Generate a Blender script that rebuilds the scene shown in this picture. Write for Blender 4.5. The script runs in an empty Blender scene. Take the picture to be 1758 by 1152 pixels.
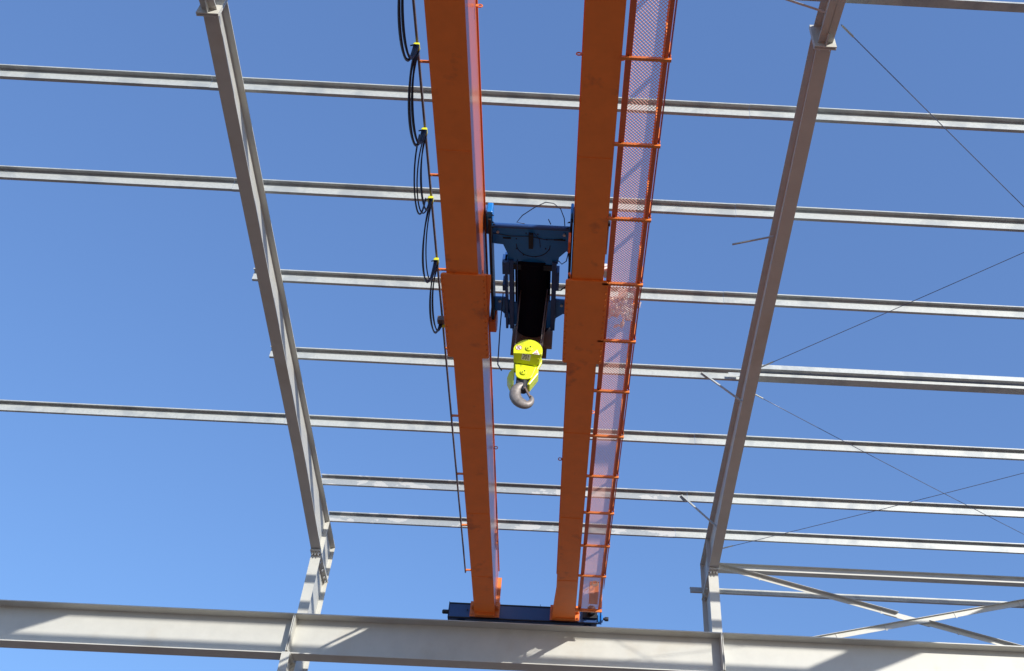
import bpy, math, random
from mathutils import Vector, Matrix
random.seed(7)
S = bpy.context.scene
COL = S.collection
H = 1.6                      # eye height; everything below is laid out with z measured from the eye

# ------------------------------------------------------------------ camera
cam_d = bpy.data.cameras.new('camera'); cam = bpy.data.objects.new('camera', cam_d); COL.objects.link(cam)
RGT = Vector((0.99867, -0.04382, 0.02724)); UPV = Vector((-0.04966, -0.67296, 0.73801)); FWD = Vector((0.01401, 0.73838, 0.67424))
mm = Matrix((RGT, UPV, -FWD)).transposed().to_4x4(); mm.translation = Vector((0, 0, H))
cam.matrix_world = mm
cam_d.sensor_width = 36; cam_d.lens = 34.21; cam_d.shift_x = -0.0688
cam_d.clip_start = 0.05; cam_d.clip_end = 3000
S.camera = cam

# ------------------------------------------------------------------ world, sun, exposure
SUN = Vector((0.72, -1.0, 0.445)).normalized()
el = math.asin(SUN.z); az = math.atan2(SUN.x, SUN.y)
w = bpy.data.worlds.new('World'); S.world = w; w.use_nodes = True
nt = w.node_tree; nt.nodes.clear()
out = nt.nodes.new('ShaderNodeOutputWorld'); bg = nt.nodes.new('ShaderNodeBackground')
sky = nt.nodes.new('ShaderNodeTexSky'); sky.sky_type = 'NISHITA'; sky.sun_disc = False
sky.sun_elevation = el; sky.sun_rotation = az
sky.altitude = 100; sky.air_density = 1.2; sky.dust_density = 0.7; sky.ozone_density = 5.5
bg.inputs['Strength'].default_value = 0.15
mixc = nt.nodes.new('ShaderNodeMixRGB'); mixc.inputs[0].default_value = 0.45; mixc.inputs[2].default_value = (0.62, 1.16, 2.80, 1)
nt.links.new(sky.outputs[0], mixc.inputs[1]); nt.links.new(mixc.outputs[0], bg.inputs[0]); nt.links.new(bg.outputs[0], out.inputs[0])
sd = bpy.data.lights.new('sun', 'SUN'); sd.energy = 3.2; sd.angle = math.radians(0.5); sd.color = (1.0, 0.95, 0.86)
so = bpy.data.objects.new('sun', sd); COL.objects.link(so); so.rotation_euler = SUN.to_track_quat('Z', 'Y').to_euler()
S.view_settings.view_transform = 'Standard'; S.view_settings.look = 'None'
S.view_settings.exposure = 0.68; S.view_settings.gamma = 1.0
S.render.engine = 'CYCLES'

# ------------------------------------------------------------------ materials
def mat(name, base, rough=0.5, metal=0.0, var=0.12, scale=3.0, stain=None, stain_scale=2.0, stain_lo=0.6, stain_hi=0.75,
        bump=0.0, coat=0.0, spec=0.5, stretch=(1, 1, 1), spec_var=0.15):
    m = bpy.data.materials.new(name); m.use_nodes = True
    n = m.node_tree.nodes; l = m.node_tree.links
    b = n['Principled BSDF']
    tc = n.new('ShaderNodeTexCoord'); mp = n.new('ShaderNodeMapping'); mp.inputs['Scale'].default_value = stretch
    geo = n.new('ShaderNodeNewGeometry')
    l.new(geo.outputs['Position'], mp.inputs['Vector'])
    nz = n.new('ShaderNodeTexNoise'); nz.inputs['Scale'].default_value = scale; nz.inputs['Detail'].default_value = 8; nz.inputs['Roughness'].default_value = 0.65
    l.new(mp.outputs[0], nz.inputs['Vector'])
    mr = n.new('ShaderNodeMapRange'); mr.inputs['From Min'].default_value = 0.3; mr.inputs['From Max'].default_value = 0.7
    mr.inputs['To Min'].default_value = 1 - var; mr.inputs['To Max'].default_value = 1 + var
    l.new(nz.outputs['Fac'], mr.inputs['Value'])
    hs = n.new('ShaderNodeHueSaturation'); hs.inputs['Color'].default_value = (*base, 1)
    l.new(mr.outputs[0], hs.inputs['Value'])
    col = hs.outputs[0]
    if stain:
        n2 = n.new('ShaderNodeTexNoise'); n2.inputs['Scale'].default_value = stain_scale; n2.inputs['Detail'].default_value = 5; n2.inputs['Roughness'].default_value = 0.55
        l.new(mp.outputs[0], n2.inputs['Vector'])
        m2 = n.new('ShaderNodeMapRange'); m2.inputs['From Min'].default_value = stain_lo; m2.inputs['From Max'].default_value = stain_hi
        l.new(n2.outputs['Fac'], m2.inputs['Value'])
        mx = n.new('ShaderNodeMixRGB'); mx.inputs[2].default_value = (*stain, 1)
        l.new(m2.outputs[0], mx.inputs[0]); l.new(col, mx.inputs[1]); col = mx.outputs[0]
    l.new(col, b.inputs['Base Color'])
    r2 = n.new('ShaderNodeMapRange'); r2.inputs['To Min'].default_value = max(0.02, rough - spec_var); r2.inputs['To Max'].default_value = rough + spec_var
    l.new(nz.outputs['Fac'], r2.inputs['Value']); l.new(r2.outputs[0], b.inputs['Roughness'])
    b.inputs['Metallic'].default_value = metal; b.inputs['Specular IOR Level'].default_value = spec
    b.inputs['Coat Weight'].default_value = coat; b.inputs['Coat Roughness'].default_value = 0.22
    if bump:
        bp = n.new('ShaderNodeBump'); bp.inputs['Strength'].default_value = bump; bp.inputs['Distance'].default_value = 0.004
        l.new(nz.outputs['Fac'], bp.inputs['Height']); l.new(bp.outputs[0], b.inputs['Normal'])
    return m
CREAM = mat('cream_painted_steel', (0.53, 0.528, 0.485), 0.5, var=0.05, scale=4, stain=(0.47, 0.44, 0.37), stain_scale=1.3, stain_lo=0.58, stain_hi=0.8, bump=0.05)
GALV = mat('galvanised_steel', (0.47, 0.495, 0.485), 0.5, metal=0.08, var=0.10, scale=26, stain=(0.37, 0.40, 0.41), stain_scale=3.0, stain_lo=0.5, stain_hi=0.62)
GALVW = mat('galvanised_steel_with_white_bloom', (0.34, 0.37, 0.39), 0.45, metal=0.08, var=0.08, scale=26, stain=(0.50, 0.51, 0.51), stain_scale=2.6, stain_lo=0.53, stain_hi=0.545, stretch=(1, 1, 2.2))
ORANGE = mat('orange_crane_paint', (0.94, 0.215, 0.027), 0.45, var=0.06, scale=5, stain=(0.45, 0.10, 0.03), stain_scale=3.4, stain_lo=0.61, stain_hi=0.80, spec_var=0.08)
ORANGE_GLOSS = mat('glossy_orange_web_paint', (0.66, 0.15, 0.03), 0.33, var=0.05, scale=4, coat=0.5, spec_var=0.05)
STRING = mat('dark_orange_stringer_paint', (0.64, 0.13, 0.045), 0.5, var=0.08, scale=7)
ORANGE_LIGHT = mat('orange_walkway_paint', (0.74, 0.20, 0.035), 0.45, var=0.06, scale=9, coat=0.2)
BLUE = mat('blue_trolley_paint', (0.008, 0.19, 0.60), 0.38, var=0.10, scale=6, coat=0.3)
NAVY = mat('blue_end_carriage_paint', (0.014, 0.07, 0.25), 0.42, var=0.10, scale=6, coat=0.3)
LIME = mat('fluorescent_yellow_paint', (0.70, 0.78, 0.01), 0.38, var=0.06, scale=12, stain=(0.30, 0.30, 0.03), stain_scale=14, stain_lo=0.60, stain_hi=0.8, coat=0.3)
FORGED = mat('forged_hook_steel', (0.26, 0.235, 0.225), 0.5, metal=0.3, var=0.3, scale=22, bump=0.8)
DRUM = mat('dark_drum_steel', (0.006, 0.007, 0.02), 0.75, var=0.3, spec=0.12)
DARK = mat('dark_greased_steel', (0.008, 0.009, 0.016), 0.5, metal=0.0, var=0.4, scale=10)
BROWN = mat('brown_primed_steel', (0.26, 0.19, 0.14), 0.55, var=0.12, scale=8)
RUBBER = mat('black_rubber', (0.02, 0.02, 0.022), 0.6, var=0.2)
CABLE = mat('dark_blue_cable_sheath', (0.018, 0.022, 0.05), 0.4, var=0.2, scale=20)
ROPE = mat('grey_wire_rope', (0.17, 0.15, 0.14), 0.5, metal=0.4, var=0.3, scale=90)
TRACK = mat('weathered_track_steel', (0.20, 0.15, 0.14), 0.5, metal=0.3, var=0.3, scale=14)
RODM = mat('zinc_plated_rod', (0.16, 0.17, 0.22), 0.35, metal=0.5, var=0.1)
ZINC = mat('bright_zinc_bolt', (0.62, 0.60, 0.56), 0.35, metal=0.7, var=0.1, scale=40)
YEL = mat('yellow_plastic', (0.72, 0.72, 0.03), 0.45, var=0.1)
WHITE = mat('white_sticker', (0.80, 0.76, 0.74), 0.45, var=0.03)
RED = mat('red_print', (0.45, 0.04, 0.04), 0.5, var=0.03)
BLACKP = mat('black_print', (0.03, 0.02, 0.03), 0.5, var=0.03)
GROUND = mat('sandy_ground', (0.225, 0.155, 0.12), 0.9, var=0.18, scale=0.5, stain=(0.10, 0.07, 0.055), stain_scale=0.08, stain_lo=0.45, stain_hi=0.65, bump=0.3)
CLEARP = bpy.data.materials.new('crumpled_plastic_film'); CLEARP.use_nodes = True
_n = CLEARP.node_tree.nodes; _l = CLEARP.node_tree.links; _b = _n['Principled BSDF']
_b.inputs['Base Color'].default_value = (0.85, 0.80, 0.75, 1); _b.inputs['Roughness'].default_value = 0.35
_b.inputs['Alpha'].default_value = 0.55; _b.inputs['Subsurface Weight'].default_value = 0.0
_tr = _n.new('ShaderNodeBsdfTranslucent'); _tr.inputs[0].default_value = (0.9, 0.82, 0.75, 1)
_mx = _n.new('ShaderNodeMixShader'); _mx.inputs[0].default_value = 0.45
_nz = _n.new('ShaderNodeTexNoise'); _nz.inputs['Scale'].default_value = 14; _rr = _n.new('ShaderNodeMapRange')
_rr.inputs['From Min'].default_value = 0.35; _rr.inputs['From Max'].default_value = 0.65; _rr.inputs['To Min'].default_value = 0.45; _rr.inputs['To Max'].default_value = 0.9
_l.new(_nz.outputs['Fac'], _rr.inputs['Value']); _l.new(_rr.outputs[0], _b.inputs['Alpha'])
_l.new(_b.outputs[0], _mx.inputs[1]); _l.new(_tr.outputs[0], _mx.inputs[2]); _l.new(_mx.outputs[0], _n['Material Output'].inputs[0])

# ------------------------------------------------------------------ mesh helpers
SCL = [1.0]
class MB:
    def __init__(s): s.v = []; s.f = []; s.g = []; s.hold = False
    def add(s, vs, fs):
        if not s.hold: s.g.append((len(s.v), len(s.f)))
        k = len(s.v); s.v += [tuple(v) for v in vs]; s.f += [tuple(i + k for i in f) for f in fs]; return s
    def box(s, x0, x1, y0, y1, z0, z1):
        vs = [(x0, y0, z0), (x1, y0, z0), (x1, y1, z0), (x0, y1, z0), (x0, y0, z1), (x1, y0, z1), (x1, y1, z1), (x0, y1, z1)]
        return s.add(vs, [(0, 3, 2, 1), (4, 5, 6, 7), (0, 1, 5, 4), (1, 2, 6, 5), (2, 3, 7, 6), (3, 0, 4, 7)])
    def prism(s, poly, axis, a0, a1):      # poly in the two remaining axes (in x,y,z order)
        def P(p, a):
            q = list(p); q.insert(axis, a); return tuple(q)
        n = len(poly); vs = [P(p, a0) for p in poly] + [P(p, a1) for p in poly]
        fs = [tuple(range(n - 1, -1, -1)), tuple(range(n, 2 * n))] + [(i, (i + 1) % n, (i + 1) % n + n, i + n) for i in range(n)]
        return s.add(vs, fs)
    def obox(s, c, ax, ay, az, hx, hy, hz):
        c, ax, ay, az = map(Vector, (c, ax, ay, az)); vs = []
        for k in (-1, 1):
            for i, j in ((-1, -1), (1, -1), (1, 1), (-1, 1)): vs.append(c + ax * hx * i + ay * hy * j + az * hz * k)
        return s.add(vs, [(0, 3, 2, 1), (4, 5, 6, 7), (0, 1, 5, 4), (1, 2, 6, 5), (2, 3, 7, 6), (3, 0, 4, 7)])
    def tube(s, pts, r, n=8, close=False, cap=True):
        pts = [Vector(p) for p in pts]; R = r if isinstance(r, (list, tuple)) else [r] * len(pts)
        rings = []; ref = None
        for i, p in enumerate(pts):
            a = pts[(i - 1) % len(pts)] if (close or i > 0) else p; b = pts[(i + 1) % len(pts)] if (close or i < len(pts) - 1) else p
            t = (b - a).normalized()
            if ref is None: ref = t.orthogonal().normalized()
            ref = (ref - t * ref.dot(t)).normalized(); bi = t.cross(ref)
            rings.append([p + (ref * math.cos(2 * math.pi * k / n) + bi * math.sin(2 * math.pi * k / n)) * R[i] for k in range(n)])
        vs = [v for r_ in rings for v in r_]; fs = []
        m = len(rings)
        for i in range(m if close else m - 1):
            for k in range(n):
                fs.append((i * n + k, i * n + (k + 1) % n, ((i + 1) % m) * n + (k + 1) % n, ((i + 1) % m) * n + k))
        if cap and not close: fs += [tuple(range(n - 1, -1, -1)), tuple(range((m - 1) * n, m * n))]
        return s.add(vs, fs)
    def cyl(s, a, b, r, n=12): return s.tube([a, b], r, n)
    def bolt(s, p, d, r=0.012, h=0.012):
        p = Vector(p); d = Vector(d).normalized()
        s.tube([p, p + d * h], r, 6); s.hold = True; s.tube([p + d * h * 0.9, p + d * h * 2.0], r * 0.5, 6); s.hold = False; return s
    def each(s, name, m, parent=None, **kw):        # one object for every shape that was added
        G = s.g + [(len(s.v), len(s.f))]; out = []
        for (v0, f0), (v1, f1) in zip(G[:-1], G[1:]):
            q = MB(); q.v = s.v[v0:v1]; q.f = [tuple(i - v0 for i in f) for f in s.f[f0:f1]]; out.append(q.build(name, m, parent, **kw))
        return out
    def build(s, name, m, parent=None, smooth=False, bevel=0.0, **props):
        if SCL[0] != 1.0: s.v = [(x * SCL[0], y * SCL[0], z * SCL[0]) for x, y, z in s.v]
        me = bpy.data.meshes.new(name)
        xs = list(zip(*s.v)); c = Vector([(min(q) + max(q)) / 2 for q in xs])
        me.from_pydata([tuple(Vector(v) - c) for v in s.v], [], s.f); me.materials.append(m); me.update()
        import bmesh
        bm = bmesh.new(); bm.from_mesh(me); bmesh.ops.recalc_face_normals(bm, faces=bm.faces); bm.to_mesh(me); bm.free()
        if smooth: me.polygons.foreach_set('use_smooth', [True] * len(me.polygons))
        o = bpy.data.objects.new(name, me); COL.objects.link(o)
        wl = c + Vector((0, 0, H)); o['_w'] = list(wl)
        if parent is not None: o.parent = parent; o.location = wl - Vector(parent['_w'])
        else: o.location = wl
        if bevel:
            md = o.modifiers.new('bevel', 'BEVEL'); md.width = bevel; md.segments = 2; md.limit_method = 'ANGLE'
        for k, v in props.items(): o[k] = v
        return o
def thing(name, loc, label, cat, group=None):
    o = bpy.data.objects.new(name, None); COL.objects.link(o); o.empty_display_size = 0.2
    wl = Vector(loc) + Vector((0, 0, H)); o.location = wl; o['_w'] = list(wl); o['label'] = label; o['category'] = cat
    if group: o['group'] = group
    return o
def zprofile(m, x0, x1, y, z0, h=0.16, ft=0.070, fb=0.042, lip=0.018, t=0.004, flip=False):
    sg = -1 if not flip else 1     # top flange towards the camera (-y) unless flipped
    P = [(y, z0), (y, z0 + h)]
    m.box(x0, x1, y - t / 2, y + t / 2, z0, z0 + h)
    a, b = sorted((y + sg * t / 2, y + sg * ft)); m.box(x0, x1, a, b, z0 + h - t, z0 + h)
    e = y + sg * ft; a, b = sorted((e, e - sg * t)); m.box(x0, x1, a, b, z0 + h - lip, z0 + h - t)
    a, b = sorted((y - sg * t / 2, y - sg * fb)); m.box(x0, x1, a, b, z0, z0 + t)
    e = y - sg * fb; a, b = sorted((e, e + sg * t)); m.box(x0, x1, a, b, z0 + t, z0 + lip)
    return m

# ------------------------------------------------------------------ ground
g = MB(); N = 24
for i in range(N):
    for j in range(N):
        x0, x1 = -600 + 1200 * i / N, -600 + 1200 * (i + 1) / N; y0, y1 = -600 + 1200 * j / N, -600 + 1200 * (j + 1) / N
        g.add([(x0, y0, -H), (x1, y0, -H), (x1, y1, -H), (x0, y1, -H)], [(0, 1, 2, 3)])
g.build('ground', GROUND, None, kind='structure')

# ------------------------------------------------------------------ steel frame of the building
FR = thing('steel_building_frame', (-0.7, 15.4, -H), 'open steel skeleton of an unfinished hall: cream rafters and columns, galvanised purlins and bracing', 'building frame')
XL, W, BAY = -4.329, 0.172, 7.0
TOP = lambda y: 11.064 - 0.1143 * y
AP = 5.85
BOT = [(AP, 10.03), (8.8, 9.615), (13.0, 9.03), (15.40, 8.60)]
def rafter_parts(x0):
    x1 = x0 + W; xm = (x0 + x1) / 2
    r = MB()
    # bottom flange
    r.prism([(y, z) for y, z in BOT] + [(y, z + 0.014) for y, z in reversed(BOT)], 0, x0, x1)
    yE = 16.285
    r.prism([(AP, TOP(AP) - 0.014), (yE, TOP(yE) - 0.014), (yE, TOP(yE)), (AP, TOP(AP))], 0, x0, x1)
    web = [(y, z + 0.014) for y, z in BOT] + [(16.27, 8.515)] + [(16.27, TOP(16.27) - 0.014), (AP, TOP(AP) - 0.014)]
    r.prism(web, 0, xm - 0.005, xm + 0.005)
    ra = r.build('rafter', CREAM, FR)
    e = MB(); e.prism([(15.30, 8.572), (16.31, 8.485), (16.31, 8.513), (15.30, 8.60)], 0, x0 - 0.004, x1 + 0.004)
    e.build('knee_end_plate', CREAM, ra)
    s = MB()
    for a, b in ((x0 + 0.004, xm - 0.006), (xm + 0.006, x1 - 0.004)):
        s.prism([(15.49, 8.585), (15.505, 8.585), (15.505, TOP(15.5) - 0.015), (15.49, TOP(15.5) - 0.015)], 0, a, b)
        s.prism([(16.271, 8.515), (16.284, 8.515), (16.284, TOP(16.284) - 0.015), (16.271, TOP(16.271) - 0.015)], 0, a, b)
    s.each('knee_stiffener', CREAM, ra)
    b = MB()
    for px in (x0 + 0.032, xm, x1 - 0.032):
        zb = 8.572 - (15.36 - 15.30) * 0.0861
        b.bolt((px, 15.355, zb), (0, -0.05, -1), 0.020, 0.026)
    for py in (15.62, 15.86, 16.08, 16.22):
        zb = 8.572 - (py - 15.30) * 0.0861
        for px in (x0 + 0.035, x1 - 0.035): b.bolt((px, py, zb), (0, 0, -1), 0.018, 0.024)
    b.each('bolt', ZINC, ra)
    # apex end plates, with bolts, deeper than the rafter
    p = MB(); p.box(x0 - 0.045, x1 + 0.035, AP + 0.004, AP + 0.022, 9.945, TOP(AP) + 0.01)
    p.build('apex_plate', CREAM, ra)
    q = MB()
    for pz in (9.985, 10.12, 10.26):
        for px in (x0 + 0.03, x1 - 0.03): q.bolt((px, AP + 0.022, pz), (0, 1, 0), 0.015, 0.018)
    q.each('bolt', ZINC, ra)
    # far slope of the same frame, falling away behind the camera
    r2 = MB(); M = lambda pts: [(2 * AP - y, z) for y, z in pts]
    mb = M(BOT)[::-1]
    r2.prism(mb + [(y, z + 0.014) for y, z in reversed(mb)], 0, x0, x1)
    yF = 2 * AP - yE
    r2.prism([(AP, TOP(AP) - 0.014), (yF, TOP(yE) - 0.014), (yF, TOP(yE)), (AP, TOP(AP))], 0, x0, x1)
    r2.prism(mb + [(AP, TOP(AP) - 0.014), (yF + 0.01, TOP(yE) - 0.014), (yF + 0.01, 8.515)], 0, xm - 0.005, xm + 0.005)
    rb = r2.build('rafter', CREAM, FR)
    p = MB(); p.box(x0 - 0.045, x1 + 0.035, AP - 0.022, AP - 0.004, 9.945, TOP(AP) + 0.01); p.box(xm - 0.004, xm + 0.004, AP - 0.16, AP - 0.022, 9.95, 10.02)
    p.build('apex_plate', CREAM, rb)
    return ra
def column_parts(x0, yi=15.42, yo=16.285, zt=8.485, near=False):
    x1 = x0 + W; xm = (x0 + x1) / 2
    s = 1 if not near else -1
    c = MB()
    def bx(a, b, y0, y1, z0, z1):
        if near: y0, y1 = 2 * AP - y1, 2 * AP - y0
        c.box(a, b, y0, y1, z0, z1)
    zi = 8.555
    bx(x0, x1, yi, yi + 0.014, -H, zi)
    bx(x0, x1, yo - 0.014, yo, -H, zt)
    bx(xm - 0.005, xm + 0.005, yi + 0.014, yo - 0.014, -H, zt - 0.002)
    o = c.build('column', CREAM, FR)
    k = MB()
    def kb(a, b, y0, y1, z0, z1):
        if near: y0, y1 = 2 * AP - y1, 2 * AP - y0
        k.box(a, b, y0, y1, z0, z1)
    # corbel that carries the crane beam
    kb(x0 + 0.02, x1 - 0.02, yi - 0.40, yi - 0.001, 6.575, 6.598)
    kb(xm - 0.006, xm + 0.006, yi - 0.39, yi - 0.001, 6.30, 6.574)
    kb(x0 + 0.02, x1 - 0.02, yi - 0.40, yi - 0.001, 6.276, 6.30)
    kb(x0 + 0.02, x1 - 0.02, yi - 0.40, yi - 0.388, 6.301, 6.574)
    k.build('corbel', CREAM, o)
    return o
for x0 in (XL, XL + BAY, XL + 2 * BAY, XL - BAY):
    rafter_parts(x0); column_parts(x0); column_parts(x0, near=True)

# purlins: (y, bays, material)
PY = [7.03, 8.50, 10.01, 11.51, 13.00, 14.47, 15.49]
ZP = lambda y: TOP(y) + 0.001
def purlin(x0, x1, y, m=GALV, dz=0.0, dy=0.0):
    z0 = ZP(y) + dz
    p = zprofile(MB(), x0, x1, y + dy, z0, flip=False).build('purlin', m, FR)
    return p
def cleat(parent, x, y):
    z0 = ZP(y)
    c = MB(); c.box(x - 0.035, x + 0.035, y + 0.004, y + 0.012, z0 + 0.006, z0 + 0.13); c.build('cleat', CREAM, parent)
    b = MB()
    for dz in (0.045, 0.105): b.bolt((x + 0.02, y - 0.003, z0 + dz), (0, -1, 0), 0.008, 0.008)
    b.each('bolt', ZINC, parent)
for i, y in enumerate(PY):
    mid_end = 2.12 + 0.05 * (i % 3)
    if i == 3: mid_end = 2.85
    mt = GALVW if i in (5, 6) else GALV
    x0 = -4.60 if i in (2, 3) else (-4.60 if i in (0, 1, 4) else -4.20)
    p = purlin(x0, mid_end, y, mt); cleat(p, XL + W / 2, y)
    if i in (0, 1, 4):
        p = purlin(-11.5, x0 - 0.003, y, GALV, 0.002, -0.002); cleat(p, XL - BAY + W / 2, y)
    if i == 3: continue
    p = purlin(mid_end + 0.003, 10.3, y, GALV, 0.002, -0.002); cleat(p, XL + BAY + W / 2, y); cleat(p, XL + 2 * BAY + W / 2, y)
# stiffer strut pair of the braced bay in place of the fourth purlin
y = PY[3]; z0 = ZP(y)
m = MB(); m.box(2.86, 10.0, 11.432, 11.58, z0 + 0.030, z0 + 0.034); m.box(2.86, 10.0, 11.432, 11.436, z0 + 0.0345, z0 + 0.082); m.box(2.86, 10.0, 11.576, 11.58, z0 + 0.0345, z0 + 0.14)
st = m.build('eave_strut', GALV, FR); st.name = 'roof_strut'
m = MB(); m.box(2.86, 10.0, 11.36, 11.364, z0 + 0.115, z0 + 0.20); m.box(2.86, 10.0, 11.3645, 11.475, z0 + 0.115, z0 + 0.119); m.box(2.86, 10.0, 11.3645, 11.475, z0 + 0.196, z0 + 0.20)
m.build('strut_upper_channel', GALV, st)
m = MB(); m.box(2.50, 2.68, y - 0.075, y - 0.071, z0 - 0.004, z0 + 0.075); m.build('sleeve_plate', GALV, st)
# ridge purlins on the other slope (their flanges face the other way)
TZ = TOP(AP + 0.42)
for a, b in ((-11.5, -4.60), (-4.597, 2.15), (2.153, 10.3)):
    zz = TZ - 0.02
    p = zprofile(MB(), a, b, 5.49, zz, h=0.16, ft=0.05, fb=0.105, lip=0.03, flip=True).build('ridge_purlin', GALV, FR)
    zprofile(MB(), a, b, 3.95, zz - 0.172, h=0.16, ft=0.05, fb=0.07, flip=True).build('purlin', GALV, FR)
# eave beam + girt + cross bracing of the right-hand bay
m = MB(); xa, xb = XL + BAY + W - 0.02, XL + 2 * BAY
m.box(xa, xb, 16.035, 16.16, 9.112, 9.120); m.box(xa, xb, 16.01, 16.16, 8.975, 8.983); m.box(xa, xb, 16.07, 16.08, 8.9835, 9.1115)
m.build('eave_beam', CREAM, FR)
m = MB(); m.box(2.47, 10.3, 16.345, 16.349, 8.645, 8.765); m.box(2.47, 10.3, 16.295, 16.3445, 8.645, 8.649); m.box(2.47, 10.3, 16.295, 16.299, 8.6495, 8.668); m.box(2.47, 10.3, 16.3495, 16.41, 8.761, 8.765)
m.build('wall_girt', GALV, FR)
def angle_bar(a, b, hl, vl, name='cross_brace', gap=None):
    a = Vector(a); b = Vector(b); d = (b - a).normalized(); up = Vector((0, 0, 1)); n = Vector((0, -1, 0)); v = n.cross(d)
    if v.z < 0: v = -v
    L = (b - a).length; segs = [(0, L)] if not gap else [(0, gap[0]), (gap[1], L)]
    m = MB()
    for s0, s1 in segs:
        c = a + d * (s0 + s1) / 2
        m.obox(c + n * hl / 2 + v * (vl / 2), d, n, v, (s1 - s0) / 2, hl / 2, 0.003)
        m.obox(c - v * 0.0035, d, n, v, (s1 - s0) / 2, 0.003, vl / 2)
    br = m.build(name, CREAM, FR)
    k = MB()
    for t in (0.12, 0.3, 0.43, 0.62, 0.8, 0.93):
        c = a + d * L * t; k.obox(c + n * 0.0065 - v * 0.01, d, n, v, 0.012, 0.004, vl / 2 + 0.01)
    k.each('batten', CREAM, br)
    return br
yb = 15.86
A1, A2 = (2.86, yb, 8.965), (9.70, yb, 7.20); B1, B2 = (2.86, yb - 0.05, 7.20), (9.70, yb - 0.05, 8.77)
br = angle_bar(A1, A2, 0.075, 0.075, gap=(3.32, 3.86))
gp = MB(); gp.obox((6.24, yb + 0.012, 8.095), Vector((6.84, 0, -1.765)).normalized(), (0, 1, 0), Vector((1.765, 0, 6.84)).normalized(), 0.40, 0.005, 0.05)
gp.build('gusset_plate', CREAM, br)
angle_bar(B1, B2, 0.045, 0.09)
# roof brace rods (round bars with a turnbuckle)
for a, b, t in (((2.93, 5.69, 10.20), (9.6, 10.92, 9.60), 0.34), ((2.90, 11.02, 9.59), (9.6, 6.05, 10.16), 0.35), ((2.86, 11.55, 9.53), (9.6, 15.45, 9.06), 0.62), ((2.95, 15.46, 9.08), (9.6, 12.0, 9.48), 0.3)):
    A = Vector(a); B = Vector(b); m = MB(); sag = [A.lerp(B, k / 10) - Vector((0, 0, 0.03 * math.sin(math.pi * k / 10))) for k in range(11)]
    m.tube(sag, 0.0055, 6); o = m.build('brace_rod', RODM, FR, smooth=True)
    c = A.lerp(B, t * 0.25); k = MB(); d = (B - A).normalized(); k.cyl(A + d * 0.02, A + d * 0.22, 0.012, 8); k.build('turnbuckle', GALV, o)
# fly braces: flats bolted to the bottom flange, some still hanging loose
for a, b, f in (((2.70, 8.717, 9.95), (2.17, 8.90, 9.95), 0), ((2.72, 11.50, 9.27), (2.10, 11.505, 9.85), 1), ((2.72, 14.38, 8.83), (2.12, 14.455, 9.52), 1), ((2.72, 5.48, 10.05), (2.05, 5.46, 10.40), 1)):
    A = Vector(a); B = Vector(b); d = (B - A).normalized(); n = Vector((0, -1, 0)); v = n.cross(d)
    m = MB(); m.obox((A + B) / 2, d, n, v, (B - A).length / 2, 0.003, 0.018); m.obox((A + B) / 2 + v * 0.018 + n * 0.012, d, n, v, (B - A).length / 2, 0.012, 0.002)
    m.build('fly_brace', GALV, FR)

# ------------------------------------------------------------------ crane runway beam
RW = thing('crane_runway_beam', (-0.7, 15.2, 6.6), 'deep cream I-beam crossing the bottom of the picture, crossed by slanting shadows, carrying the crane end', 'crane rail beam')
yw = 15.20
for a, b in ((-11.25, -4.249), (-4.237, 2.751), (2.763, 9.75)):
    m = MB(); m.box(a, b, 14.993, 15.41, 7.230, 7.246); m.box(a, b, 15.08, 15.36, 6.600, 6.616); m.box(a, b, yw - 0.006, yw + 0.006, 6.616, 7.230)
    sg = m.build('beam_segment', CREAM, RW)
    s = MB()
    for x in (a, b - 0.012): s.box(x, x + 0.012, 15.005, yw - 0.0065, 6.6165, 7.2295); s.box(x, x + 0.012, yw + 0.0065, 15.40, 6.6165, 7.2295)
    s.each('end_stiffener', CREAM, sg)
m = MB(); m.box(-11.25, 9.75, 15.175, 15.225, 7.2465, 7.29); m.build('crane_rail', TRACK, RW)

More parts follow.
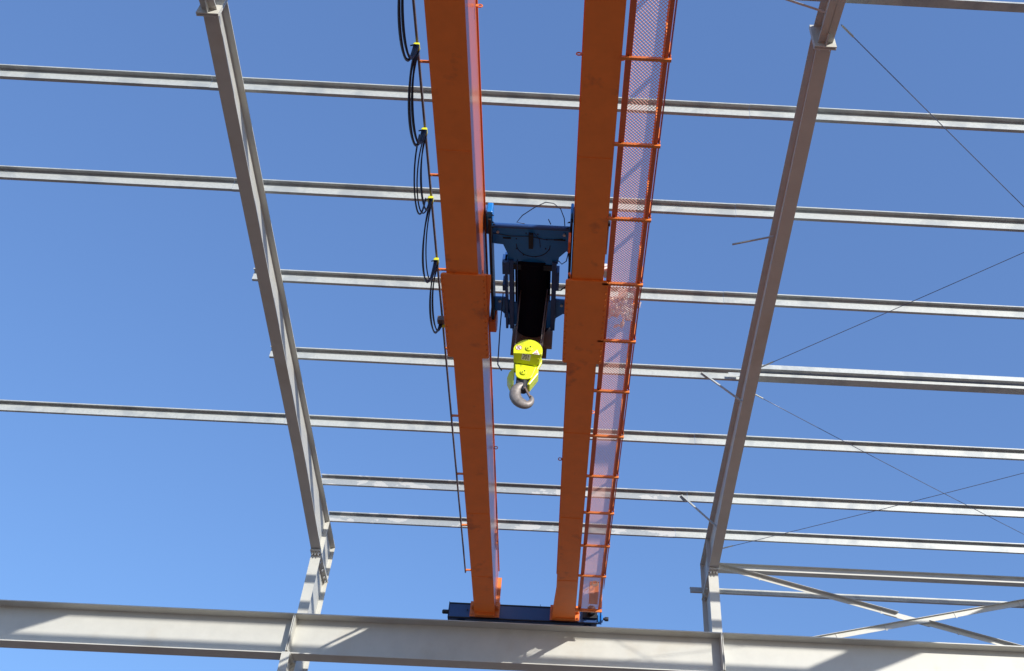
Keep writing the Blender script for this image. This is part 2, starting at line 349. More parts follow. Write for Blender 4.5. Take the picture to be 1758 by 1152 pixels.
# ------------------------------------------------------------------ crane bridge
CR = thing('overhead_travelling_crane', (-0.5, 15.2, 7.29), 'orange twin-girder overhead crane with mesh walkway along its right girder, running up the picture', 'crane')
ZB, ZT = 7.366, 8.17
Y0, Y1 = 0.7, 15.02
def girder(x0, x1, flare):
    m = MB()
    zf = 14.45
    zb = lambda y: ZB
    m.box(x0, x1, Y0, zf if flare else Y1 - 0.02, ZB, ZB + 0.014)
    if flare:
        m.add([(x0, 13.95, ZB), (x1, 13.95, ZB), (x1, Y1 - 0.02, ZB - 0.03), (x0 - 0.05, Y1 - 0.02, ZB - 0.03), (x0 - 0.035, 14.55, ZB - 0.005), (x1, 14.55, ZB - 0.005),
               (x0, 13.95, ZB + .014), (x1, 13.95, ZB + .014), (x1, Y1 - 0.02, ZB + .01), (x0 - 0.05, Y1 - 0.02, ZB + .01), (x0 - 0.035, 14.55, ZB + .01), (x1, 14.55, ZB + .01)],
              [(0, 4, 5, 1), (4, 3, 2, 5), (6, 7, 11, 10), (10, 11, 8, 9), (0, 6, 10, 4), (4, 10, 9, 3), (1, 5, 11, 7), (5, 2, 8, 11)])
    m.box(x0 - 0.012, x1 + 0.010, Y0, Y1 - 0.02, ZT, ZT + 0.014)
    g_ = m.build('girder', ORANGE, CR)
    wb = MB()
    for xx in (x0 + 0.006, x1 - 0.013): wb.box(xx, xx + 0.008, Y0, Y1 - 0.02, ZB + 0.0145, ZT - 0.0005)
    wb.build('web_plate', ORANGE_GLOSS, g_)
    r = MB(); xr = x1 - 0.03 if x0 < -0.5 else x0 + 0.03
    r.box(xr - 0.02, xr + 0.02, Y0, Y1 - 0.1, ZT + 0.0145, ZT + 0.045); r.build('trolley_rail', TRACK, g_)
    # saddle plates bolted to the end carriage
    s = MB(); a, b = x0 - 0.083, x1 + 0.072
    s.box(a, b, Y1 - 0.018, Y1 - 0.002, 7.335, 7.60)
    s.box(x0 + 0.01, x1 - 0.01, Y1 - 0.10, Y1 - 0.019, ZB - 0.045, ZB - 0.001)
    for xx in (x0 - 0.001, x1 - 0.011):
        sgn = -1 if xx < (x0 + x1) / 2 else 1
        s.prism([(xx + (0 if sgn > 0 else 0.012), Y1 - 0.24), (xx + (0 if sgn > 0 else 0.012) + sgn * 0.075, Y1 - 0.019), (xx + (0 if sgn > 0 else 0.012), Y1 - 0.019)], 2, 7.46, 7.47)
    s.build('saddle_plate', ORANGE_LIGHT, g_)
    if not flare: MB().box(x1 - 0.004, x1 + 0.060, Y1 - 0.022, Y1 - 0.014, 7.602, 8.05).build('end_diaphragm', ORANGE_LIGHT, g_)
    bb = MB()
    for px in (a + 0.035, b - 0.035):
        for pz in (7.375, 7.52): bb.bolt((px, Y1 - 0.018, pz), (0, -1, 0), 0.018, 0.016)
    bb.each('bolt', ORANGE_LIGHT, g_)
    # welded cross seams under the bottom plate
    sm = MB()
    for yy in (1.5, 3.9, 5.6, 9.9, 11.9, 13.72): sm.tube([(x0 + 0.01, yy, ZB - 0.001), (x1 - 0.01, yy, ZB - 0.001)], 0.006, 6)
    sm.each('weld_seam', ORANGE, g_)
    return g_
gL = girder(-1.322, -0.987, False); gR = girder(0.002, 0.334, True)
def rounded(x0, x1, y0, y1, r, n=5):
    P = []
    for cx, cy, a in ((x1 - r, y1 - r, 0), (x0 + r, y1 - r, 90), (x0 + r, y0 + r, 180), (x1 - r, y0 + r, 270)):
        for k in range(n + 1):
            t = math.radians(a + 90 * k / n); P.append((cx + r * math.cos(t), cy + r * math.sin(t)))
    return P
def splice(gd, x0, x1):
    m = MB(); m.prism(rounded(x0, x1, 7.185, 8.52, 0.035), 2, 7.340, 7.3655)
    # wrap-up side plates, flared outwards
    m.prism([(x1 - 0.05, 7.20), (x1 + 0.052, 7.215), (x1 + 0.050, 7.30), (x1 + 0.02, 7.75), (x1 - 0.006, 8.05), (x1 - 0.05, 8.45)] if x0 < -0.5 else [(x0 + 0.05, 7.20), (x0 + 0.02, 7.13), (x0 + 0.05, 7.12)], 2, 7.375, 7.395)
    for xx in (x0 + 0.045, x1 - 0.060): m.box(xx, xx + 0.010, 7.30, 8.42, 7.40, 7.55)
    s = m.build('splice_plate', ORANGE, gd, bevel=0.003)
    b = MB()
    for k in range(14):
        yy = 7.26 + 1.19 * k / 13
        for px in (x0 + 0.022, x1 - 0.022): b.bolt((px, yy, 7.340), (0, 0, -1), 0.0095, 0.011)
    b.each('bolt', ORANGE_LIGHT, gd)
splice(gL, -1.385, -0.905); splice(gR, -0.062, 0.392)
# lifting lugs and small fittings on the webs
def lug(gd, x, y, z, sgn):
    m = MB(); P = [(x + 0.035 * sgn + 0.022 * math.cos(t * math.pi / 6), y + 0.0, z + 0.022 * math.sin(t * math.pi / 6)) for t in range(12)]
    m.tube(P, 0.007, 6, close=True); m.box(min(x, x + 0.02 * sgn), max(x, x + 0.02 * sgn), y - 0.006, y + 0.006, z - 0.02, z + 0.02)
    m.build('lifting_lug', ORANGE_LIGHT, gd)
lug(gL, -0.979, 4.5, 8.05, 1); lug(gL, -0.979, 11.22, 8.03, 1); lug(gR, -0.002, 4.9, 8.0, -1); lug(gR, -0.004, 11.35, 7.98, -1)
lug(gR, 0.33, 4.9, 7.95, 1); lug(gR, 0.33, 10.2, 7.95, 1)
m = MB(); m.box(-0.982, -0.974, 13.3, 13.75, 7.86, 7.90); m.box(-0.982, -0.974, 13.3, 13.75, 7.98, 8.02); m.box(-0.982, -0.974, 13.3, 13.34, 7.86, 8.02); m.box(-0.982, -0.974, 13.70, 13.75, 7.86, 8.02)
m.build('web_bracket', ORANGE_LIGHT, gL)
m = MB(); m.box(0.335, 0.36, 6.60, 7.05, 7.62, 7.72); m.build('limit_switch_plate', BROWN, gR)
m = MB(); m.cyl((0.345, 6.50, 7.60), (0.37, 6.50, 7.60), 0.03); m.cyl((0.345, 6.60, 7.60), (0.37, 6.60, 7.60), 0.03); m.box(0.335, 0.348, 6.44, 6.66, 7.56, 7.66); m.build('switch_roller_bracket', DARK, gR)
m = MB(); m.box(0.337, 0.368, 7.07, 7.165, 7.38, 7.50); m.build('junction_box', WHITE, gR, bevel=0.004)
# end stop of the trolley
m = MB(); m.prism([(8.56, 7.97), (8.78, 8.0), (8.86, 8.12), (8.80, 8.23), (8.56, 8.23)], 0, -0.96, -0.885); m.build('trolley_end_stop', ORANGE, gL)
m = MB(); m.prism([(7.02, 7.75), (7.18, 7.75), (7.18, 8.0), (7.06, 7.95)], 0, -0.055, -0.03); m.build('trolley_end_stop', ORANGE, gR)

# end carriage
EC = MB(); EC.box(-1.757, 0.70, 15.05, 15.35, 7.335, 7.585); 
ec = EC.build('end_carriage', NAVY, CR, bevel=0.004)
m = MB(); m.box(-1.765, 0.72, 15.035, 15.06, 7.318, 7.334); m.box(-1.765, -1.757, 15.04, 15.36, 7.32, 7.60); m.box(-1.755, 0.70, 15.040, 15.0495, 7.565, 7.585); m.build('flange_strip', DARK, ec)
m = MB()
for x in (-1.55, 0.55): m.cyl((x, 15.16, 7.365), (x, 15.24, 7.365), 0.075, 24)
m.each('wheel', DARK, ec)
m = MB(); m.cyl((-1.765, 15.15, 7.465), (-1.80, 15.15, 7.465), 0.036, 14); m.tube([(-1.80, 15.15, 7.465), (-1.86, 15.15, 7.465), (-1.875, 15.15, 7.465)], [0.036, 0.036, 0.025], 14); m.build('buffer', RUBBER, ec, smooth=False)
m = MB(); m.cyl((0.80, 15.15, 7.462), (0.84, 15.15, 7.462), 0.02, 10); m.tube([(0.83, 15.15, 7.462), (0.865, 15.15, 7.462), (0.895, 15.15, 7.462)], [0.034, 0.036, 0.033], 14); m.build('buffer', RUBBER, ec)
m = MB(); m.box(0.46, 0.70, 15.0, 15.049, 7.40, 7.52)
m.cyl((0.60, 14.90, 7.50), (0.60, 15.04, 7.50), 0.07, 18); m.cyl((0.60, 14.86, 7.50), (0.60, 14.90, 7.50), 0.05, 18); m.build('travel_motor', DARK, ec)
m = MB(); m.box(0.715, 0.765, 15.02, 15.10, 7.34, 7.64); m.box(0.765, 0.775, 14.99, 15.12, 7.34, 7.66); m.box(0.70, 0.80, 15.10, 15.2, 7.42, 7.50); m.build('motor_bracket', BLUE, ec)
m = MB()
for k in range(5): m.tube([(0.53 + 0.012 * k, 14.99, 7.60), (0.54 + 0.014 * k, 14.93, 7.54 - 0.01 * k), (0.60 - 0.01 * k, 14.92, 7.50), (0.64, 14.99, 7.58)], 0.004, 6)
m.build('motor_cable', ZINC, ec)
m = MB(); m.tube([(-0.25, 15.06, 7.58), (-0.25, 15.06, 7.625)], 0.004, 6); m.tube([(-1.45, 15.048, 7.46), (-1.45, 15.03, 7.46)], 0.012, 6); m.each('stud', DARK, ec)

# walkway
m = MB()   # inner and outer stringers: angles
m.box(0.367, 0.420, Y0, 14.63, 7.372, 7.378); m.box(0.367, 0.373, Y0, 14.63, 7.3785, 7.43)
m.box(0.693, 0.729, Y0, 14.63, 7.372, 7.378); m.box(0.723, 0.729, Y0, 14.63, 7.3785, 7.44)
wk = m.build('walkway', STRING, CR)
m = MB(); m.box(0.744, 0.750, Y0, 13.95, 7.375, 7.47); m.build('toe_board', STRING, wk)
CB = [0.9 + 0.0 * k for k in range(0)]
ys = [4.505 + 0.9 * k for k in range(-4, 12)]
for k, yy in enumerate(ys):
    last = yy > 14.0
    if yy > 14.3: yy = 14.62
    m = MB()
    zb_ = 7.340 if not last else 7.322
    m.box(0.325, 0.757, yy, yy + 0.004, zb_, 7.3715)
    m.box(0.325, 0.757, yy + 0.0045, yy + 0.028, zb_, zb_ + 0.004)
    m.tube([(0.39 + 0.009 * math.cos(t), yy - 0.002, 7.356 + 0.009 * math.sin(t)) for t in [i * math.pi / 4 for i in range(8)]], 0.003, 5, close=True)
    m.build('crossbar', ORANGE_LIGHT, wk)
    m = MB(); m.cyl((0.39, yy - 0.003, 7.356), (0.39, yy - 0.0045, 7.356), 0.008, 8)
    m.build('bolt_hole', DARK, wk)
    m = MB(); top = 7.97
    m.box(0.726, 0.757, yy + 0.0058, yy + 0.011, 7.40, top); m.box(0.7515, 0.757, yy + 0.0115, yy + 0.045, 7.40, top)
    m.build('railing_post', ORANGE_LIGHT, wk)
m = MB(); m.tube([(0.742, Y0, 7.985), (0.742, 14.65, 7.985)], 0.011, 8); m.build('handrail', ORANGE_LIGHT, wk)
m = MB(); m.tube([(0.745, Y0, 7.70), (0.745, 14.65, 7.70)], 0.007, 8); m.build('knee_rail', ORANGE_LIGHT, wk)
# expanded-metal deck: real zig-zag strands
m = MB(); pit = 0.0165; cell = 0.034; xa, xb = 0.400, 0.712; nx = int((xb - xa) / (cell / 2)); n_rows = int((14.64 - Y0) / pit)
V = []; Fc = []
for r in range(n_rows):
    yb_ = Y0 + r * pit
    base = len(V)
    for k in range(nx + 1):
        x = xa + k * cell / 2
        up = ((k + r) % 2) * pit
        V.append((x, yb_ + up - 0.0028, 7.3845)); V.append((x, yb_ + up + 0.0028, 7.3800))
    for k in range(nx):
        i = base + 2 * k; Fc.append((i, i + 2, i + 3, i + 1))
me = bpy.data.meshes.new('mesh_deck'); me.from_pydata([(a - 0.556, b - 7.85, c - 7.38) for a, b, c in V], [], Fc)
DECKM = mat('orange_expanded_metal', (0.86, 0.50, 0.44), 0.5, var=0.05, scale=6)
me.materials.append(DECKM); dk = bpy.data.objects.new('mesh_deck', me); COL.objects.link(dk)
dk.parent = wk; dk['_w'] = [0.556, 7.85, 7.38 + H]; dk.location = Vector(dk['_w']) - Vector(wk['_w'])
# festoon track on arms
SCL[0] = 1.027
m = MB(); m.box(-1.522, -1.502, Y0, 14.6, 7.895, 7.905); m.box(-1.522, -1.519, Y0, 14.6, 7.9055, 7.93); m.box(-1.505, -1.502, Y0, 14.6, 7.9055, 7.93)
ft = m.build('festoon_track', TRACK, CR)
for yy in (2.4, 3.7, 5.0, 6.32, 7.66, 9.0, 10.35, 11.71, 13.1, 14.50):
    m = MB(); m.box(-1.50, -1.277, yy - 0.012, yy + 0.012, 7.885, 7.893); m.box(-1.50, -1.277, yy - 0.002, yy + 0.002, 7.8935, 7.915); m.cyl((-1.485, yy, 7.884), (-1.485, yy, 7.876), 0.008, 6)
    m.build('support_arm', ORANGE_LIGHT, ft)

# ------------------------------------------------------------------ festoon cables and carriers
car_y = [2.95, 3.9, 4.84, 5.77, 6.63, 7.51, 8.48]
names = ['yellow cable carrier on the track, above the top edge of the orange girder view', 'yellow cable carrier just above the frame', 'bright yellow cable carrier topmost on the track beside the left girder', 'bright yellow cable carrier second from the top on the track',
         'dull yellow cable carrier third from the top, in front of the second purlin', 'small yellow cable carrier fourth from the top, just above the left splice plate', 'lowest yellow and black cable carrier, against the left splice plate']
for k, yy in enumerate(car_y):
    if k < 2: continue
    t = thing('cable_carrier', (-1.512 * 1.027, yy * 1.027, 7.86 * 1.027), names[k], 'cable carrier', 'cable carriers on the festoon track')
    m = MB(); wdt = 0.028; m.box(-1.512 - wdt, -1.512 + wdt, yy - 0.04, yy + 0.03, 7.825, 7.888); m.build('clamp', YEL, t, bevel=0.008)
    m = MB(); m.tube([(-1.56, yy - 0.045, 7.815), (-1.53, yy - 0.05, 7.822), (-1.50, yy - 0.045, 7.83)], 0.007, 6); m.build('saddle', DARK, t)
    m = MB(); m.cyl((-1.528, yy, 7.915), (-1.496, yy, 7.915), 0.010, 10); m.build('wheel', DARK, t)
    if k == 6:
        m = MB(); m.box(-1.53, -1.44, yy + 0.0, yy + 0.05, 7.80, 7.84); m.build('tow_clamp', YEL, t, bevel=0.006)
        m = MB(); m.box(-1.55, -1.45, yy - 0.12, yy - 0.04, 7.77, 7.84); m.build('tow_block', TRACK, t, bevel=0.006)
depth = [0.45, 0.42, 0.40, 0.38, 0.50, 0.38]
cl = ['bundle of dark cables looping down beside the top of the left girder', 'thick bundle of dark cables hanging from the top edge in a loop', 'long dark cable loop between the two brightest yellow carriers',
      'loose spread cable loop with separate strands between second and third carrier', 'thin dark cable loop between third and fourth carrier, left of the girder', 'short tangled cable loop hanging beside the left splice plate']
for k in range(1, 6):
    ya, yb_ = car_y[k], car_y[k + 1]; m = MB(); dd = depth[k]
    ns = [0, 4, 4, 4, 3, 4][k]
    for s in range(ns):
        hx = dd * (1 - 0.06 * s - (0.12 if (k == 3 and s > 1) else 0)); off = -0.012 + 0.011 * s - (0.035 if (k == 3 and s == 0) else 0)
        pts = []
        for q in range(25):
            u = q / 24
            # drops almost straight from the upper carrier and swings back up to the lower one
            yq = ya + 0.02 + (yb_ - ya - 0.06) * (0.5 - 0.5 * math.cos(math.pi * u)) + 0.10 * math.sin(math.pi * u) * (1 if k < 5 else 0.3)
            zq = 7.84 - hx * (math.sin(math.pi * min(1, u * 1.0)) ** 0.62)
            xq = -1.512 + off - 0.03 * math.sin(math.pi * u) * (1 + (s % 2) * 0.8)
            pts.append((xq, yq, zq))
        m.tube(pts, (0.0075 if s else 0.009) * (1.35 if k < 3 else 1.0), 6)
    o = m.build('festoon_cable', CABLE, None, smooth=True, label=cl[k], category='cable', group='cable loops beside the left girder')

SCL[0] = 1.0
# ------------------------------------------------------------------ trolley with hoist
TR = thing('hoist_trolley', (-0.48, 8.0, 8.2), 'dark blue hoist trolley with rope drum slung between the two orange girders', 'crane trolley')
zt = 8.12
m = MB()   # front frame plate with chamfered ears
fp = [(-0.905, 7.19), (-0.045, 7.19), (-0.045, 7.52), (-0.075, 7.50), (-0.155, 7.60), (-0.165, 7.70), (-0.25, 7.74), (-0.33, 7.705), (-0.60, 7.685), (-0.66, 7.70), (-0.745, 7.67), (-0.745, 7.57), (-0.79, 7.44), (-0.905, 7.43)]
m.prism(fp, 2, zt + 0.0, zt + 0.02)
fr = m.build('front_frame', BLUE, TR, bevel=0.004)
m = MB(); m.cyl((-0.91, 7.17, 8.135), (-0.03, 7.17, 8.135), 0.028, 14); m.box(-0.90, -0.04, 7.20, 7.24, 8.141, 8.175); m.build('front_tube', NAVY, fr)
m = MB()
m.tube([(-0.64 + 0.0, 7.42, zt - 0.003)] + [(-0.45 - 0.19 * math.cos(t * math.pi / 14), 7.42 + 0.19 * math.sin(t * math.pi / 14) * 0.95, zt - 0.004) for t in range(1, 14)] + [(-0.26, 7.42, zt - 0.003)], 0.004, 6)
m.tube([(-0.90, 7.27, zt - 0.006), (-0.70, 7.30, zt - 0.010), (-0.50, 7.29, zt - 0.008), (-0.30, 7.33, zt - 0.010), (-0.12, 7.31, zt - 0.006)], 0.004, 6)
m.tube([(-0.44, 7.24, zt - 0.006), (-0.38, 7.33, zt - 0.009), (-0.37, 7.45, zt - 0.006)], 0.003, 6)
m.box(-0.79, -0.70, 7.325, 7.345, zt - 0.008, zt - 0.001); m.box(-0.22, -0.09, 7.32, 7.335, zt - 0.008, zt - 0.001)
m.box(-0.50, -0.45, 7.24, 7.44, zt - 0.05, zt - 0.001)
for a, b in ((-0.53, 7.25), (-0.40, 7.26), (-0.64, 7.34), (-0.30, 7.33), (-0.27, 7.48), (-0.31, 7.47), (-0.56, 7.58), (-0.42, 7.60), (-0.64, 7.49)): m.cyl((a, b, zt - 0.007), (a, b, zt - 0.001), 0.008, 8)
m.build('wiring', DARK, fr)
m = MB()
for a, b in ((-0.845, 7.245), (-0.105, 7.245)): m.cyl((a, b, zt - 0.020), (a, b, zt - 0.001), 0.016, 10)
m.each('bolt', ZINC, fr)
m = MB()   # side cheeks carrying the wheels
m.box(-0.935, -0.905, 6.98, 8.66, 8.00, 8.24); m.box(-0.045, -0.015, 6.98, 8.62, 8.00, 8.24)
m.each('side_cheek', DARK, TR, bevel=0.004)
m = MB(); m.box(-0.955, -0.89, 6.90, 7.10, 8.04, 8.20); m.box(-0.975, -0.9355, 7.0, 7.30, 8.12, 8.24); m.box(-0.045, -0.012, 6.90, 7.05, 8.08, 8.26)
m.each('wheel_box', BLUE, TR, bevel=0.012)
m = MB()
for x, yy in ((-0.90, 6.95), (-0.90, 7.05), (-0.90, 7.12), (-0.885, 7.08), (-0.05, 7.0), (-0.06, 7.08)): m.bolt((x, yy, 8.05), (1 if x < -.5 else -1, 0, -0.5), 0.010, 0.014)
m.each('bolt', DARK, TR)
m = MB()   # rear frame plate
bp = [(-0.935, 8.32), (-0.79, 8.32), (-0.70, 8.40), (-0.30, 8.40), (-0.20, 8.31), (-0.045, 8.32), (-0.045, 8.56), (-0.085, 8.56), (-0.17, 8.64), (-0.18, 8.76), (-0.25, 8.82), (-0.30, 8.83), (-0.30, 8.80), (-0.70, 8.79), (-0.74, 8.80), (-0.775, 8.76), (-0.785, 8.62), (-0.83, 8.555), (-0.935, 8.555)]
m.prism(bp, 2, zt + 0.03, zt + 0.05); rf = m.build('rear_frame', BLUE, TR, bevel=0.004)
m = MB()
for a, b in ((-0.845, 8.375), (-0.105, 8.40)): m.cyl((a, b, zt + 0.012), (a, b, zt + 0.029), 0.018, 10)
m.each('bolt', ZINC, rf)
m = MB(); m.box(-0.79, -0.725, 8.545, 8.62, 8.10, 8.145); m.build('sheave_box', BLUE, rf, bevel=0.004)
m = MB()   # longitudinal side beams of the hoist
for a, b in ((-0.775, -0.745), (-0.725, -0.675), (-0.635, -0.625), (-0.232, -0.178)): m.box(a, b, 7.66, 8.80, 8.09, 8.24)
m.box(-0.80, -0.72, 7.66, 7.85, 8.06, 8.2); m.box(-0.80, -0.765, 8.00, 8.10, 8.04, 8.2); m.box(-0.178, -0.145, 7.80, 8.10, 8.08, 8.2)
m.each('hoist_beam', NAVY, TR, bevel=0.004)
m = MB(); m.box(-0.75, -0.20, 7.72, 7.80, 8.10, 8.22); m.build('cross_member', DARK, TR)
m = MB()   # rope drum, grooved
pts = []; rr = []
n = 120
for k in range(n + 1):
    pts.append((-0.458, 7.69 + 1.22 * k / n, 8.26)); rr.append(0.205 + (0.006 if k % 2 else -0.003))
m.tube(pts, rr, 28); m.build('rope_drum', DRUM, TR)
m = MB(); m.prism([(-0.70, 7.79), (-0.262, 7.76), (-0.262, 8.17), (-0.235, 8.17), (-0.235, 8.28), (-0.72, 8.28), (-0.70, 8.17)], 1, 8.935, 8.95); m.build('drum_end_plate', BROWN, TR)
m = MB(); m.cyl((-0.46, 8.90, 8.12), (-0.46, 8.97, 8.12), 0.14, 24); m.box(-0.30, -0.20, 8.88, 8.934, 7.90, 8.2); m.build('gear_housing', BROWN, TR, bevel=0.005)
m = MB()
m.tube([(-0.55, 7.16, 8.17), (-0.64, 7.17, 8.20), (-0.58, 7.10, 8.24), (-0.45, 7.02, 8.29), (-0.33, 6.97, 8.33), (-0.24, 6.98, 8.33), (-0.16, 7.03, 8.30), (-0.115, 7.12, 8.25), (-0.10, 7.22, 8.18)], 0.0055, 6)
m.tube([(-0.29, 7.10, 8.2), (-0.26, 7.15, 8.17)], 0.006, 6)
m.tube([(-0.16, 7.63, 8.1), (-0.12, 7.67, 8.09), (-0.07, 7.62, 8.09), (-0.055, 7.52, 8.10), (-0.045, 7.42, 8.11)], 0.006, 6)
m.tube([(-0.05, 7.5, 8.1), (-0.04, 7.66, 8.09), (-0.025, 7.70, 8.09), (-0.02, 7.6, 8.1)], 0.005, 6)
m.tube([(-0.19, 8.10, 8.1), (-0.12, 8.09, 8.09), (-0.06, 8.02, 8.09)], 0.010, 6)
m.each('loose_hose', CABLE, TR, smooth=True)
m = MB()
m.tube([(-0.80, 8.20, 8.10), (-0.775, 8.05, 7.4), (-0.72, 7.68, 6.55), (-0.67, 7.62, 6.42)], 0.007, 6); 
o = m.build('limit_cable', CABLE, TR)
m = MB()
for x, x2, yy in ((-0.590, -0.550, 7.52), (-0.278, -0.288, 7.48), (-0.262, -0.276, 7.58)):
    m.tube([(x, yy + 0.62, 8.10), (x2, yy, 6.60)], 0.0075, 8)
m.each('hoist_rope', ROPE, TR)

# ------------------------------------------------------------------ hook block
SCL[0] = 0.91
HB = thing('hook_block', (-0.47 * 0.91, 8.24 * 0.91, 6.44 * 0.91), 'bright yellow crane hook block marked 20t with a grey steel hook', 'hook block')
cx = -0.472; rot = math.radians(9)
def RX(px, pz, c=(cx, 7.0)):   # small roll in the xz plane
    dx, dz = px - c[0], pz - c[1]; return (c[0] + dx * math.cos(rot) + dz * math.sin(rot), c[1] - dx * math.sin(rot) + dz * math.cos(rot))
def stadium(xc, zc, r, wbot, zbot, n=16):
    P = [(xc + r * math.cos(math.pi * k / n), zc + r * math.sin(math.pi * k / n)) for k in range(n + 1)]
    return [RX(*p) for p in P + [(xc - wbot / 2, zbot), (xc + wbot / 2, zbot)]]
BEND = 7.115
def warp(mb, y0=8.12, y1=8.3):      # the lower half of the cheek leans inwards
    mb.v = [(x, yv + (BEND - z) * 0.93, BEND - (BEND - z) * 0.36) if (y0 < yv < y1 and z < BEND) else (x, yv, z) for x, yv, z in mb.v]; return mb
st_ = stadium(cx, 7.165, 0.163, 0.255, 6.985, 40)
def clip(P, zc, keep_up):
    o_ = []
    for a_, b_ in zip(P, P[1:] + P[:1]):
        ia, ib = (a_[1] >= zc) == keep_up, (b_[1] >= zc) == keep_up
        if ia: o_.append(a_)
        if ia != ib: t_ = (zc - a_[1]) / (b_[1] - a_[1]); o_.append((a_[0] + (b_[0] - a_[0]) * t_, zc))
    return o_
m = MB(); m.prism(clip(st_, BEND, True), 1, 8.135, 8.185); m.prism(clip(st_, BEND, False), 1, 8.135, 8.150); warp(m)
ck = m.build('front_cheek', LIME, HB, bevel=0.008)
m = MB(); m.prism(stadium(cx, 7.165, 0.160, 0.25, 6.985), 1, 8.30, 8.345); m.build('rear_cheek', LIME, HB, bevel=0.008)
m = MB()
m.prism([RX(*p) for p in ((cx - 0.150, 7.20), (cx + 0.150, 7.20), (cx + 0.14, 7.112), (cx - 0.14, 7.112))], 1, 8.186, 8.299); m.build('sheave_housing', LIME, HB)
m = MB(); m.tube([(RX(cx, 7.17)[0], 8.275, RX(cx, 7.17)[1]), (RX(cx, 7.17)[0], 8.299, RX(cx, 7.17)[1])], 0.125, 28); m.build('sheaves', DARK, HB)
# lower crosshead plate with round bottom
P = [(cx - 0.120, 7.055), (cx + 0.120, 7.055)] + [(cx + 0.01 + 0.095 * math.cos(-math.pi * k / 12), 6.925 + 0.095 * math.sin(-math.pi * k / 12) * 0.75) for k in range(13)]
m = MB(); m.prism([RX(*p) for p in P], 1, 8.262, 8.285); m.build('crosshead_plate', LIME, HB, bevel=0.004)
m = MB()   # flared side guards: slanted plates, splayed towards the back
for sg, q in ((-1, [(0.185, 7.035), (0.198, 6.97), (0.115, 6.80), (0.080, 6.785), (0.105, 6.92), (0.125, 7.045)]), (1, [(0.150, 7.035), (0.160, 6.97), (0.100, 6.80), (0.070, 6.79), (0.100, 6.92), (0.118, 7.045)])):
    n0 = len(m.v); m.prism([RX(cx + sg * u, z) for u, z in q], 1, 8.27, 8.41)
    if sg < 0: m.v = m.v[:n0] + [(x, yv + max(0.0, (cx - 0.09 - x)) * 1.5, z) for x, yv, z in m.v[n0:]]
m.each('side_guard', LIME, HB, bevel=0.008)
m = MB(); m.box(cx - 0.085, cx + 0.08, 8.29, 8.40, 6.81, 6.97); m.cyl((cx + 0.005, 8.25, 6.66), (cx + 0.005, 8.25, 6.81), 0.042, 16); m.build('crosshead', DARK, HB, bevel=0.01)
def boss(px, pz, r, y0):
    X_, Z_ = RX(px, pz); b = MB(); b.tube([(X_, y0, Z_), (X_, y0 - 0.014, Z_), (X_, y0 - 0.018, Z_)], [r, r, r * 0.85], 20)
    b.build('boss', LIME, ck, bevel=0.0)
    k = MB()
    for a in (0.7, 3.84): k.bolt((X_ + 0.45 * r * math.cos(a), y0 - 0.018, Z_ + 0.45 * r * math.sin(a)), (0, -1, 0), 0.007, 0.006)
    k.each('bolt', DARK, ck)
boss(cx + 0.008, 7.195, 0.040, 8.135); boss(cx + 0.0, 6.945, 0.036, 8.262)
# stickers: prohibition disc, warning triangle, capacity plate
yS = 8.1335
def disc(px, pz, r, y, mt, nm, n=24, ring=0):
    X_, Z_ = RX(px, pz); b = MB()
    if ring: b.tube([(X_ + r * math.cos(2 * math.pi * k / n), y, Z_ + r * math.sin(2 * math.pi * k / n)) for k in range(n)], ring, 6, close=True)
    else: b.tube([(X_, y, Z_), (X_, y + 0.001, Z_)], r, n)
    warp(b); return b.build(nm, mt, ck)
disc(cx - 0.108, 7.182, 0.037, yS, WHITE, 'prohibition_sticker'); disc(cx - 0.108, 7.182, 0.034, yS - 0.0005, RED, 'red_ring', ring=0.0028)
m = MB(); a = RX(cx - 0.134, 7.206); b = RX(cx - 0.083, 7.158); m.tube([(a[0], yS - 0.0015, a[1]), (b[0], yS - 0.0015, b[1])], 0.0028, 6); m.build('red_bar', RED, ck)
m = MB()
def seg(mb, pts, r=0.0025, y=yS - 0.001):
    mb.tube([(RX(*p)[0], y, RX(*p)[1]) for p in pts], r, 5)
seg(m, [(cx - 0.108 + 0.014 * math.cos(t * 0.7), 7.186 + 0.014 * math.sin(t * 0.7)) for t in range(9)]); seg(m, [(cx - 0.122, 7.165), (cx - 0.108, 7.174), (cx - 0.095, 7.165)])
m.build('pictogram', BLACKP, ck)
m = MB(); tri = [(cx + 0.056, 7.128), (cx + 0.142, 7.128), (cx + 0.099, 7.198)]
m.prism([RX(*p) for p in tri], 1, yS, yS + 0.001); m.build('warning_sticker', WHITE, ck)
m = MB(); seg(m, [(cx + 0.076, 7.137), (cx + 0.122, 7.137)], 0.0045); seg(m, [(cx + 0.099, 7.152), (cx + 0.099, 7.174)], 0.003); warp(m); m.build('warning_mark', RED, ck)
m = MB(); m.prism([RX(*p) for p in ((cx - 0.050, 7.030), (cx + 0.048, 7.030), (cx + 0.048, 7.108), (cx - 0.050, 7.108))], 1, yS, yS + 0.001); warp(m); m.build('capacity_label', WHITE, ck)
m = MB(); zl, zh = 7.042, 7.098; x_ = cx - 0.038
seg(m, [(x_, zh - 0.008), (x_ + 0.006, zh), (x_ + 0.014, zh), (x_ + 0.018, zh - 0.009), (x_ + 0.014, zh - 0.026), (x_, zl), (x_ + 0.019, zl)], 0.0030)
x_ += 0.026
seg(m, [(x_ + 0.009 + 0.009 * math.cos(t * math.pi / 8), (zl + zh) / 2 + 0.028 * math.sin(t * math.pi / 8)) for t in range(17)], 0.0030)
x_ += 0.028
seg(m, [(x_ + 0.006, zh), (x_ + 0.006, zl + 0.004), (x_ + 0.010, zl), (x_ + 0.015, zl)], 0.0030); seg(m, [(x_, zh - 0.011), (x_ + 0.014, zh - 0.011)], 0.0028)
warp(m); m.build('capacity_text', BLACKP, ck)
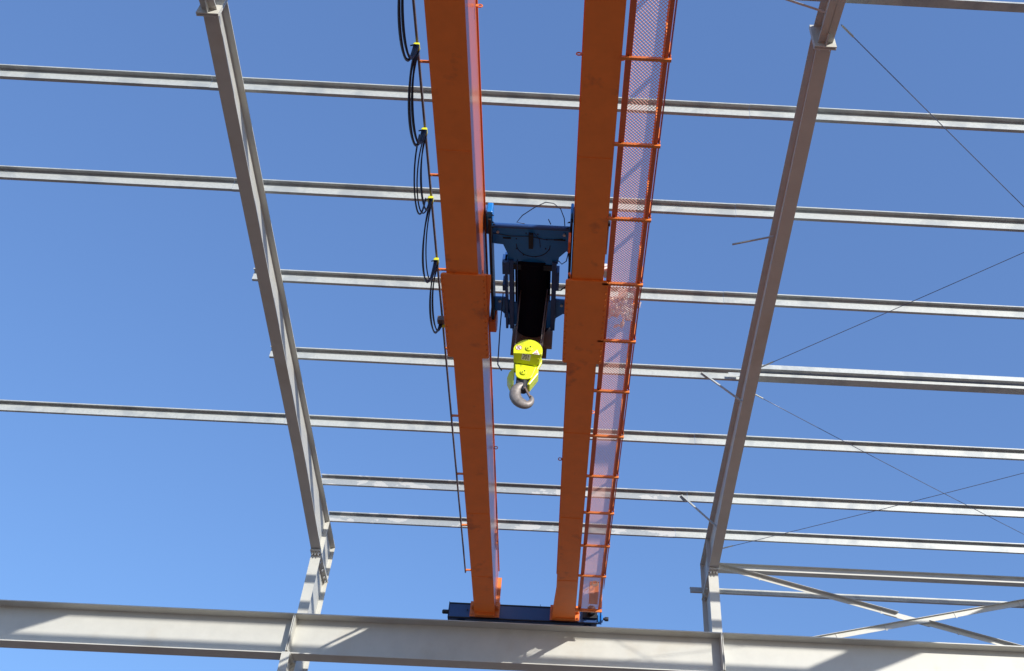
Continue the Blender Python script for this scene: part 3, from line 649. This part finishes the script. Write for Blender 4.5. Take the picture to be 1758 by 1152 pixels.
# forged hook
hk = []
C0 = (-0.455, 6.575)
hook_path = [(-0.465, 6.752, 0.038), (-0.514, 6.718, 0.052), (-0.545, 6.667, 0.060), (-0.547, 6.594, 0.064), (-0.516, 6.531, 0.063), (-0.463, 6.490, 0.058), (-0.413, 6.481, 0.049), (-0.377, 6.508, 0.037), (-0.363, 6.553, 0.026), (-0.372, 6.592, 0.015), (-0.382, 6.606, 0.006)]
def cr(pts, n=5):
    o = []
    for i in range(len(pts) - 1):
        p0 = pts[max(0, i - 1)]; p1 = pts[i]; p2 = pts[i + 1]; p3 = pts[min(len(pts) - 1, i + 2)]
        for k in range(n):
            t = k / n; o.append(tuple(0.5 * ((2 * b) + (c - a) * t + (2 * a - 5 * b + 4 * c - d) * t * t + (-a + 3 * b - 3 * c + d) * t ** 3) for a, b, c, d in zip(p0, p1, p2, p3)))
    return o + [pts[-1]]
hp = cr(hook_path)
m = MB(); m.tube([(a, 8.24, b) for a, b, c in hp], [c for a, b, c in hp], 18)
m.v = [(x, 8.24 + (yv - 8.24) * 0.8, z) for x, yv, z in m.v]
hook = m.build('hook', FORGED, HB, smooth=True)
m = MB(); m.obox((-0.418, 8.235, 6.645), Vector((0.065, 0, -0.12)).normalized(), (0, 1, 0), Vector((0.12, 0, 0.065)).normalized(), 0.075, 0.02, 0.009); m.cyl((-0.445, 8.20, 6.68), (-0.445, 8.28, 6.68), 0.012, 8)
m.build('safety_latch', TRACK, hook)

SCL[0] = 1.0
# ------------------------------------------------------------------ loose things on the walkway
m = MB(); nx_, ny_ = 26, 56; rnd = random.Random(3)
import mathutils
hts = {}
for j in range(ny_ + 1):
    for i in range(nx_ + 1):
        u, v = i / nx_, j / ny_
        px = 0.405 + 0.32 * u + 0.02 * math.sin(9 * v); py = 7.36 + 0.62 * v
        edge = min(u, 1 - u, v, 1 - v) * 6
        q = mathutils.noise.noise(Vector((px * 9, py * 9, 1.3))) * 0.09 + mathutils.noise.noise(Vector((px * 26, py * 26, 4.1))) * 0.05
        r_ = mathutils.noise.noise(Vector((px * 20, py * 20, 9)))
        m.v.append((px + r_ * 0.02, py + q * 0.25, 7.40 + abs(q) * 1.2 + 0.02))
for j in range(ny_):
    for i in range(nx_):
        u, v = i / nx_, j / ny_
        if mathutils.noise.noise(Vector((u * 3, v * 3 + 5, 0))) > 0.28 or (u < 0.25 and v > 0.75) or (u > 0.6 and v > 0.8): continue
        a = j * (nx_ + 1) + i; m.f.append((a, a + 1, a + nx_ + 2, a + nx_ + 1))
# a torn tip sticking out over the edge
k0 = len(m.v)
m.v += [(0.70, 7.55, 7.44), (0.775, 7.58, 7.46), (0.76, 7.61, 7.40), (0.79, 7.64, 7.44), (0.70, 7.66, 7.42)]; m.f += [(k0, k0 + 1, k0 + 2), (k0, k0 + 2, k0 + 4), (k0 + 2, k0 + 3, k0 + 4)]
m.build('plastic_sheet', CLEARP, None, smooth=False, label='crumpled clear plastic sheet lying on the orange mesh walkway', category='plastic sheet')
m = MB()
for k in range(5): m.tube([(0.605 + (0.052 - 0.004 * k) * math.cos(t * math.pi / 12), 14.02 + 0.3 * (0.052 - 0.004 * k) * math.sin(t * math.pi / 12), 7.50 + (0.052 - 0.004 * k) * math.sin(t * math.pi / 12) + 0.004 * k) for t in range(24)], 0.006, 6, close=True)
m.tube([(0.56, 14.02, 7.47), (0.50, 14.04, 7.42), (0.44, 14.1, 7.40)], 0.006, 6)
m.build('cable_coil', BROWN, None, smooth=True, label='small coil of cable hung on the orange box at the far end of the walkway', category='cable coil')
m = MB(); m.box(0.535, 0.675, 14.10, 14.50, 7.388, 7.56); bxo = thing('equipment_box', (0.605, 14.3, 7.388), 'orange painted box standing on the mesh at the far end of the walkway', 'box')
m.build('box_body', ORANGE_LIGHT, bxo, bevel=0.006)
m = MB(); m.box(0.53, 0.68, 14.09, 14.51, 7.561, 7.575); m.build('box_lid', ORANGE_LIGHT, bxo, bevel=0.004)

for o in bpy.data.objects:
    if '_w' in o: del o['_w']
